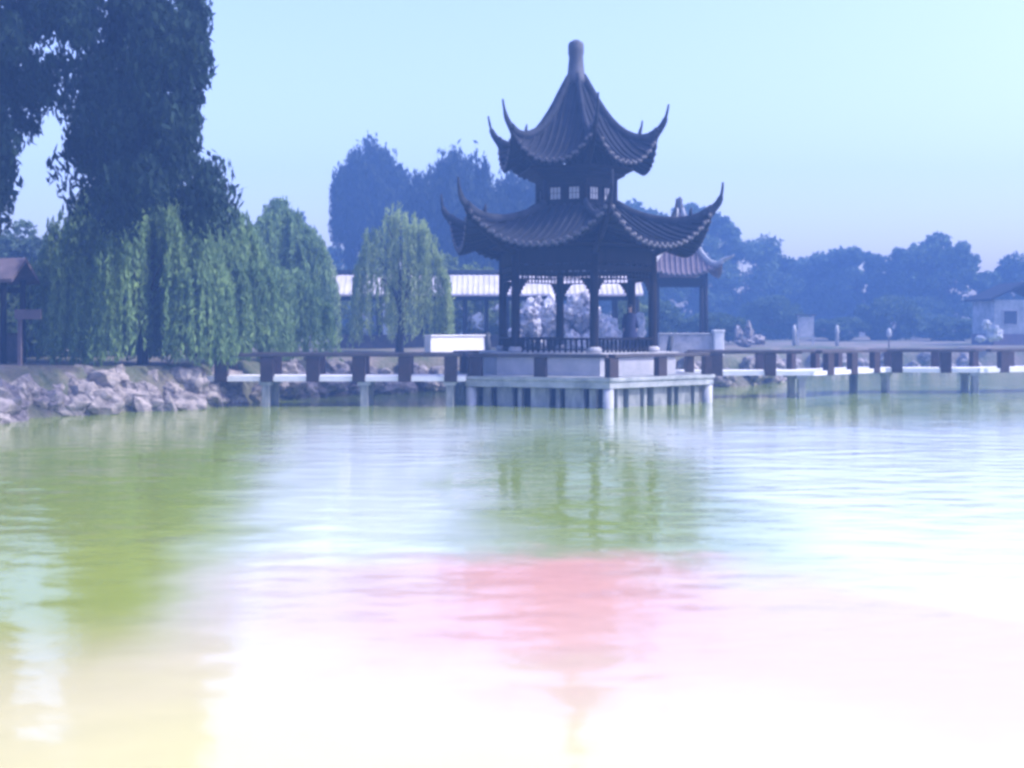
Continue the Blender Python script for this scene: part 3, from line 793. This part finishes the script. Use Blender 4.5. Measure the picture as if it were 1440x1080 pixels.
def tree(name, label, x, y, z1, z0, rx, leaf, seed, cat='tree', n=46, per=210, cr=0.26, ln=.32, wd=.16, style='round', group=None, ry=None, trunk_r=None, shape='round', zscale=.8, clumps=None, limbs=9):
    y = y * S; g = ground_z(x, y); rng = random.Random(seed); nr = np.random.default_rng(seed)
    root = thing(name, label, cat, (x, y, g), group)
    ry = ry or rx
    cl = clumps or crown_clumps(rng, n, rx, ry, z0 - g, z1 - g, shape)
    R0 = cr * max(rx, .5)
    C = []; A = []
    for c in cl:
        s = R0 * rng.uniform(.55, 1.25)
        k = int(per * rng.uniform(.6, 1.3))
        d = nr.normal(size=(k, 3)); d = unit(d) * (nr.uniform(0.15, 1, (k, 1)) ** .5)
        d[:, 2] *= zscale
        C.append(np.array(c) + d * s)
        if style == 'droop': a = nr.normal(size=(k, 3)) * .45 + np.array([0.12, 0, -1.0])
        elif style == 'up': a = nr.normal(size=(k, 3)) * .4 + np.array([0, 0, 1.0])
        else: a = nr.normal(size=(k, 3))
        A.append(unit(a))
    C = np.concatenate(C); A = np.concatenate(A)
    add_mesh('crown', leaf_mesh(name + '_leaves', C, A, ln, wd, leaf, seed), root)
    tr = trunk_r or max(.1, (z1 - g) * .022)
    trunk_mesh(root, tr, (z0 + (z1 - z0) * .6) - g, [c * 0.92 + Vector((0, 0, 0)) for c in rng.sample(cl, min(limbs, len(cl)))], rng=rng)
    return root

def willow(name, label, x, y, z1, z0, rx, leaf, seed, ns=330, ln=.3, wd=.07, group=None, ry=None, step=.13, spread=1.0):
    y = y * S; g = ground_z(x, y); nr = np.random.default_rng(seed); rng = random.Random(seed)
    root = thing(name, label, 'tree', (x, y, g), group); ry = ry or rx
    H = z1 - g; B = z0 - g
    C = []; A = []; tips = []
    twigs = MB(); L = Vector((x, y, g))
    nb_ = max(9, ns // 26)
    boughs = [(nr.uniform(0, 2 * PI), math.sqrt(nr.uniform(0.02, 1)), nr.uniform(.80, 1.06), nr.uniform(.6, 1.25)) for _ in range(nb_)]
    for i in range(ns):
        bo = boughs[int(nr.integers(nb_))]
        bx_ = math.cos(bo[0]) * bo[1] + nr.normal(0, .15); by_ = math.sin(bo[0]) * bo[1] + nr.normal(0, .15)
        th = math.atan2(by_, bx_); rad = min(1.1, math.hypot(bx_, by_)) * spread
        lump = 1 + .16 * math.sin(th * 3 + seed) + .1 * math.sin(th * 7 + 2 * seed)
        top = B + (H - B) * (0.55 + .45 * math.sqrt(max(0, 1 - min(1, rad) ** 2))) * nr.uniform(.9, 1.0) * bo[2]
        px, py = math.cos(th) * rad * rx * lump, math.sin(th) * rad * ry * lump
        bottom = max(B * nr.uniform(.8, 1.2) + (1 - rad) * (H - B) * .35 * nr.uniform(0, 1.2), top - nr.uniform(.35, .9) * bo[3] * (H - B))
        bottom = min(bottom, top - .5)
        out = nr.uniform(.05, .32) * rx * .5
        n = max(6, int((top - bottom) / step))
        f = np.linspace(0, 1, n)
        sway = nr.normal(0, .12, 2)
        P_ = np.stack([px + math.cos(th) * out * (1 - (1 - f) ** 2.5) + sway[0] * f ** 2, py + math.sin(th) * out * (1 - (1 - f) ** 2.5) + sway[1] * f ** 2, top + .3 * np.sin(f * PI) * .5 - (top - bottom) * f ** 1.25], 1)
        for rep in range(3):
            C.append(P_ + nr.normal(0, .055, P_.shape)); A.append(unit(nr.normal(size=P_.shape) * .38 + np.array([0, 0, -1.0])))
        if i % 9 == 0: tips.append(Vector(P_[0]))
    C = np.concatenate(C); A = np.concatenate(A)
    add_mesh('crown', leaf_mesh(name + '_leaves', C, A, ln, wd, leaf, seed), root)
    trunk_mesh(root, max(.14, H * .03), H * .62, tips[:14], (nr.uniform(-.4, .4), 0), rng)
    return root

# the great dark tree overhanging at the upper left
bx, by = -19.5, 25.0; gb = ground_z(bx, by * S)
cl = []; rng = random.Random(21)
while len(cl) < 430:
    px = rng.uniform(-420, 322); py = rng.uniform(-330, 330); d = rng.uniform(23.6, 27.2)
    lim = 306 + 12 * math.sin(py * .05)
    if px > lim - 20: continue
    if px > 90 and py > 296 + 14 * math.sin(px * .05): continue
    if py > 140 and abs(px - 66) < 22 + (py - 140) * .17: continue                                       # the gap of sky
    if px <= 34 and py > 285: continue
    if 20 < px < 105 and py > 120 and rng.random() < .6: continue
    if py < -180 and px > 150 - (py + 180) * -1.0 * .9: continue
    q = P(px, py, d); cl.append(Vector((q.x - bx, q.y - by * S, q.z - gb)))
tree('broadleaf_tree', 'huge dark leafy tree overhanging the upper left of the pond', bx, by, 15, 7, 5.0, L_BIG, 21, per=300, cr=.155, ln=.36, wd=.12, style='droop', trunk_r=.45, clumps=cl, zscale=1.5, limbs=12)

willow('weeping_willow', 'broad green weeping willow on the left bank over the boulders', -12.9, 30.0, 8.2, 1.8, 3.4, L_WIL, 31, 900, .34, .085, ry=2.6, step=.12)
willow('weeping_willow', 'low bushy willow at the water edge behind the left end of the footbridge', -9.7, 33.8, 5.6, 1.7, 1.9, L_WIL, 32, 330, .3, .075)
willow('weeping_willow', 'taller bluish willow behind the bushy willow left of the pale walkway roof', -10.2, 38.5, 8.6, 2.2, 1.9, L_WIL, 33, 360, .34, .08)
willow('weeping_willow', 'pale green weeping willow hanging in front of the covered walkway', -5.3, 41.0, 8.7, 2.3, 1.95, L_WIL2, 34, 190, .3, .06, ry=1.8)
willow('weeping_willow', 'thin pale willow sapling left of the walkway roof end', -11.0, 46.0, 8.0, 2.2, 1.5, L_WIL2, 35, 170, .32, .06)
tree('cypress_tree', 'round dark spiky tree rising alone left of the pavilion roof', -12.2, 75, 18.0, 8.5, 3.7, L_DARK, 41, n=300, per=85, cr=.125, ln=.7, wd=.18, style='up', zscale=4.2)
tree('cypress_tree', 'dark spiky tree directly behind the left horns of the pavilion', -4.6, 70, 16.4, 5.5, 4.3, L_DARK, 42, n=300, per=85, cr=.125, ln=.7, wd=.18, style='up', zscale=4.2)
tree('cypress_tree', 'darker lower tree behind the pavilion drum', 0.7, 72, 15.2, 5.5, 3.7, L_DARK, 43, n=300, per=85, cr=.125, ln=.7, wd=.18, style='up', zscale=4.2)
for i, (px, ty, d, rx, lab) in enumerate(((18, 318, 44, 2.6, 'dim green tree behind the small shelter at the left edge'), (-130, 240, 42, 4.2, 'tree beyond the left edge of the view behind the shelter'), (-330, 200, 38, 4.5, 'farther tree well beyond the left edge of the view'))):
    q = P(px, ty, d)
    tree('broadleaf_tree', lab, q.x, d, q.z, 2.2, rx, L_FAR, 60 + i, n=60, per=190, cr=.26, ln=.36, wd=.18)
for i, (px, ty, w, lab) in enumerate(((632, 362, 1.3, 'light green bush behind the walkway roof beside the pale willow'), (662, 357, 1.5, 'light green bush behind the walkway roof midway between willow and pavilion'), (694, 368, 1.2, 'light green bush behind the walkway roof nearest the pavilion'),
        (590, 402, 1.7, 'low light green bush seen through the walkway posts right of the pale willow'), (480, 398, 1.7, 'low light green bush behind the left end of the walkway'), (884, 412, 1.0, 'low light green bush seen past the right end of the rockery'))):
    q = P(px, ty, 52.5)
    tree('bush', lab, q.x, 52.5, q.z, 1.9, w * 1.25, L_BUSH, 50 + i, 'bush', n=34, per=130, cr=.3, ln=.26, wd=.13, trunk_r=.08)
# tree belt on the right and behind everything
belt = [
    (905, 285, 64, 3.4, 'spiky grey-green tree behind the right eave of the pavilion'),
    (985, 282, 66, 3.2, 'tall hazy tree whose top shows above the right horn of the pavilion'),
    (1050, 330, 68, 3.6, 'hazy sloping tree just right of the smaller pavilion'),
    (1115, 352, 72, 3.8, 'hazy low tree behind the notice board'),
    (1165, 356, 70, 3.0, 'hazy tree with flat top right of the notice board'),
    (1205, 345, 68, 2.4, 'hazy tree with a pointed tuft in the middle of the right bank'),
    (1280, 352, 66, 2.6, 'left half of the hazy pair of trees near the right edge'),
    (1335, 336, 64, 3.4, 'large round hazy tree near the right edge'),
    (1432, 362, 66, 2.2, 'hazy tree behind the small pale house at the right edge'),
    (1500, 330, 64, 4.0, 'hazy tree beyond the right edge of the view'),
    (400, 300, 62, 3.0, 'pale hazy tree behind the bluish willow'),
    (470, 345, 64, 2.4, 'hazy tree behind the left end of the walkway'),
    (330, 330, 58, 3.0, 'hazy tree behind the broad green willow'),
    (800, 330, 68, 3.5, 'hazy tree hidden mostly behind the pavilion roof'),
]
for i, (px, ty, d, rx, lab) in enumerate(belt):
    rx *= 1.33; d *= 1.33; q = P(px, ty, d)
    tree('broadleaf_tree', lab, q.x, d, q.z, 3.0, rx, L_FAR, 70 + i, n=60, per=190, cr=.26, ln=.6, wd=.3)
bushes = [(-24, 40), (-20, 46), (-17, 54), (-13, 62), (-6, 64), (2, 64), (9, 58), (14, 60), (19, 62), (23, 60), (27, 61), (31, 60), (33, 68), (-16, 36), (-19, 33), (12, 52), (8, 52), (44, 66)]
bushes = [(x * 1.18, y * 1.18) if y > 50 else (x, y) for x, y in bushes]
src = None
for i, (x, y) in enumerate(bushes):
    lab = 'rounded green shrub filling the gap under the far trees'
    if src is None:
        src = tree('shrub', lab, x, y, ground_z(x, y * S) + 2.9, ground_z(x, y * S) + .1, 2.4, L_FAR, 99, 'shrub', n=44, per=190, cr=.3, ln=.36, wd=.2, trunk_r=.1, group='shrubs under the far trees')
    else:
        dup(src, (x, y * S, ground_z(x, y * S)), (1 + .25 * math.sin(i * 2.1), 1 + .2 * math.cos(i * 1.7), .9 + .3 * math.sin(i * 3.3)), i * 1.3)

# ------------------------------------------------------------------ the figure standing inside the pavilion
def person():
    c = P(886, 440, 32.4)
    root = thing('person', 'person in a long dark blue robe standing inside the pavilion at the right', 'person', (c.x, c.y, FLOOR))
    # body skeleton, one vertex per joint, local coords, facing the camera (-y)
    V = [(0, 0, .92, .13, .10), (0, .01, 1.12, .125, .09), (0, .01, 1.30, .15, .10), (0, .02, 1.43, .07, .06), (0, .0, 1.50, .05, .05), (0, -.01, 1.57, .075, .085), (0, -.015, 1.66, .072, .085), (0, -.01, 1.72, .045, .05)]
    E = [(i, i + 1) for i in range(7)]
    def chain(start, pts):
        p = start
        for q in pts:
            V.append(q); E.append((p, len(V) - 1)); p = len(V) - 1
        return p
    V.append((0, -.105, 1.615, .014, .014)); E.append((5, len(V) - 1))       # nose
    for s in (-1, 1):
        chain(0, [(.10 * s, 0, .82, .085, .085), (.11 * s, 0, .48, .055, .055), (.11 * s, .02, .10, .035, .035), (.12 * s, -.03, .035, .038, .03), (.13 * s, -.16, .025, .03, .02)])
        w = chain(2, [(.18 * s, .01, 1.38, .055, .055), (.23 * s, .02, 1.12, .042, .042), (.24 * s, -.03, .88, .027, .024), (.24 * s, -.05, .80, .03, .018)])
        for j, dx in enumerate((-.026, -.009, .009, .026)):
            chain(w, [(.24 * s + dx * .6, -.055 - .0 * j, .755, .0085, .0085), (.24 * s + dx, -.06, .715 - (.008 if j in (1, 2) else 0), .008, .008)])
        chain(w, [(.215 * s, -.085, .79, .010, .010), (.21 * s, -.10, .755, .008, .008)])
    me = bpy.data.meshes.new('body'); me.from_pydata([v[:3] for v in V], E, [])
    o = bpy.data.objects.new('body', me); COL.objects.link(o); o.parent = root
    sk = o.modifiers.new('skin', 'SKIN'); sk.use_smooth_shade = True
    for i, v in enumerate(V):
        sv = me.skin_vertices[0].data[i]; sv.radius = (v[3], v[4]); sv.use_root = (i == 0)
    ss = o.modifiers.new('sub', 'SUBSURF'); ss.levels = 1; ss.render_levels = 2
    me.materials.append(M['skin'])
    W = Vector((c.x, c.y, FLOOR))
    mb = MB()
    for z, rx, ry in ():
        pass
    prof = [(.05, .33, .28), (.35, .31, .25), (.7, .27, .21), (.95, .225, .17), (1.15, .215, .155), (1.32, .215, .15), (1.40, .17, .12), (1.455, .085, .08)]
    n = 20; vs = []; fs = []
    for i, (z, rx, ry) in enumerate(prof):
        for k in range(n):
            t = 2 * PI * k / n; fold = 1 + (.05 * math.sin(t * 7 + i * .4) if z < .9 else 0)
            vs.append(W + Vector((rx * fold * math.cos(t), ry * fold * math.sin(t), z)))
    for i in range(len(prof) - 1):
        for k in range(n): fs.append((i * n + k, i * n + (k + 1) % n, (i + 1) * n + (k + 1) % n, (i + 1) * n + k))
    mb.add(vs, fs)
    for s in (-1, 1):
        mb.tube([W + Vector((.16 * s, .01, 1.40)), W + Vector((.235 * s, .02, 1.12)), W + Vector((.25 * s, -.03, .87))], [.075, .075, .085], 10)
    mb.build('robe', M['robe'], root, True)
    mb = MB()
    n = 14; vs = []; fs = []
    for i in range(7):
        ph = i / 6 * PI * .62
        for k in range(n):
            t = 2 * PI * k / n
            vs.append(W + Vector((.092 * math.sin(ph) * math.cos(t), .012 + .108 * math.sin(ph) * math.sin(t), 1.645 + .115 * math.cos(ph) + (.045 if math.sin(t) < -.3 else 0) * (i / 6))))
    for i in range(6):
        for k in range(n): fs.append((i * n + k, (i + 1) * n + k, (i + 1) * n + (k + 1) % n, i * n + (k + 1) % n))
    mb.add(vs, fs); mb.build('hair', M['hair'], root, True)
person()

# ------------------------------------------------------------------ haze
HAZE_D = 0.0044
b = MB(); b.box((5, 51, 10.5), (244, 212, 26.5)); hz = b.build('haze', [bpy.data.materials.new('pond_haze')])
hz['kind'] = 'stuff'
hm = hz.data.materials[0]; hm.use_nodes = True; N = hm.node_tree.nodes; Lk = hm.node_tree.links
N.remove(N['Principled BSDF'])
v = N.new('ShaderNodeVolumePrincipled'); v.inputs['Density'].default_value = HAZE_D; v.inputs['Color'].default_value = (0.21, 0.45, 1.0, 1)
v.inputs['Anisotropy'].default_value = 0.0
Lk.new(v.outputs[0], N['Material Output'].inputs['Volume'])

# ------------------------------------------------------------------ sky, sun, camera
SUN_EL, SUN_AZ = 46.0, 98.0
w = bpy.data.worlds.new('World'); SC.world = w; w.use_nodes = True
N = w.node_tree.nodes; Lk = w.node_tree.links
sky = N.new('ShaderNodeTexSky'); sky.sky_type = 'NISHITA'; sky.sun_disc = False
sky.sun_elevation = R(SUN_EL); sky.sun_rotation = R(SUN_AZ); sky.air_density = 1.2; sky.dust_density = 3.2; sky.ozone_density = 1.0
bg = N['Background']; bg.inputs['Strength'].default_value = 0.15
tn = N.new('ShaderNodeMix'); tn.data_type = 'RGBA'; tn.blend_type = 'MULTIPLY'; tn.inputs['Factor'].default_value = 1
Lk.new(sky.outputs[0], tn.inputs[6]); tn.inputs[7].default_value = (0.72, 0.70, 1.0, 1); Lk.new(tn.outputs[2], bg.inputs['Color'])
sl = bpy.data.lights.new('sun', 'SUN'); sl.energy = 1.6; sl.angle = R(2.0); sl.color = (1, .96, .9)
so = bpy.data.objects.new('sun', sl); COL.objects.link(so)
az, el = R(SUN_AZ), R(SUN_EL)
dv = Vector((math.sin(az) * math.cos(el), math.cos(az) * math.cos(el), math.sin(el)))
so.rotation_euler = dv.to_track_quat('Z', 'Y').to_euler(); so.location = (20, -10, 40)

cam = bpy.data.cameras.new('camera'); co = bpy.data.objects.new('camera', cam); COL.objects.link(co)
co.location = (0, 0, EYE); co.rotation_euler = (R(90), 0, 0)
cam.sensor_width = 36; cam.lens = F / 1440 * 36; cam.shift_y = -78 / 1440.0; cam.clip_end = 1000; cam.clip_start = .1
cam.dof.use_dof = True; cam.dof.focus_distance = 46; cam.dof.aperture_fstop = 0.7
SC.camera = co
vs_ = SC.view_settings; vs_.view_transform = 'Standard'; vs_.look = 'None'; vs_.exposure = 1.7; vs_.gamma = 1
SC.cycles.filter_width = 3.0
SC.cycles.volume_bounces = 0; SC.cycles.max_bounces = 6; SC.cycles.transparent_max_bounces = 12
SC.cycles.use_denoising = True
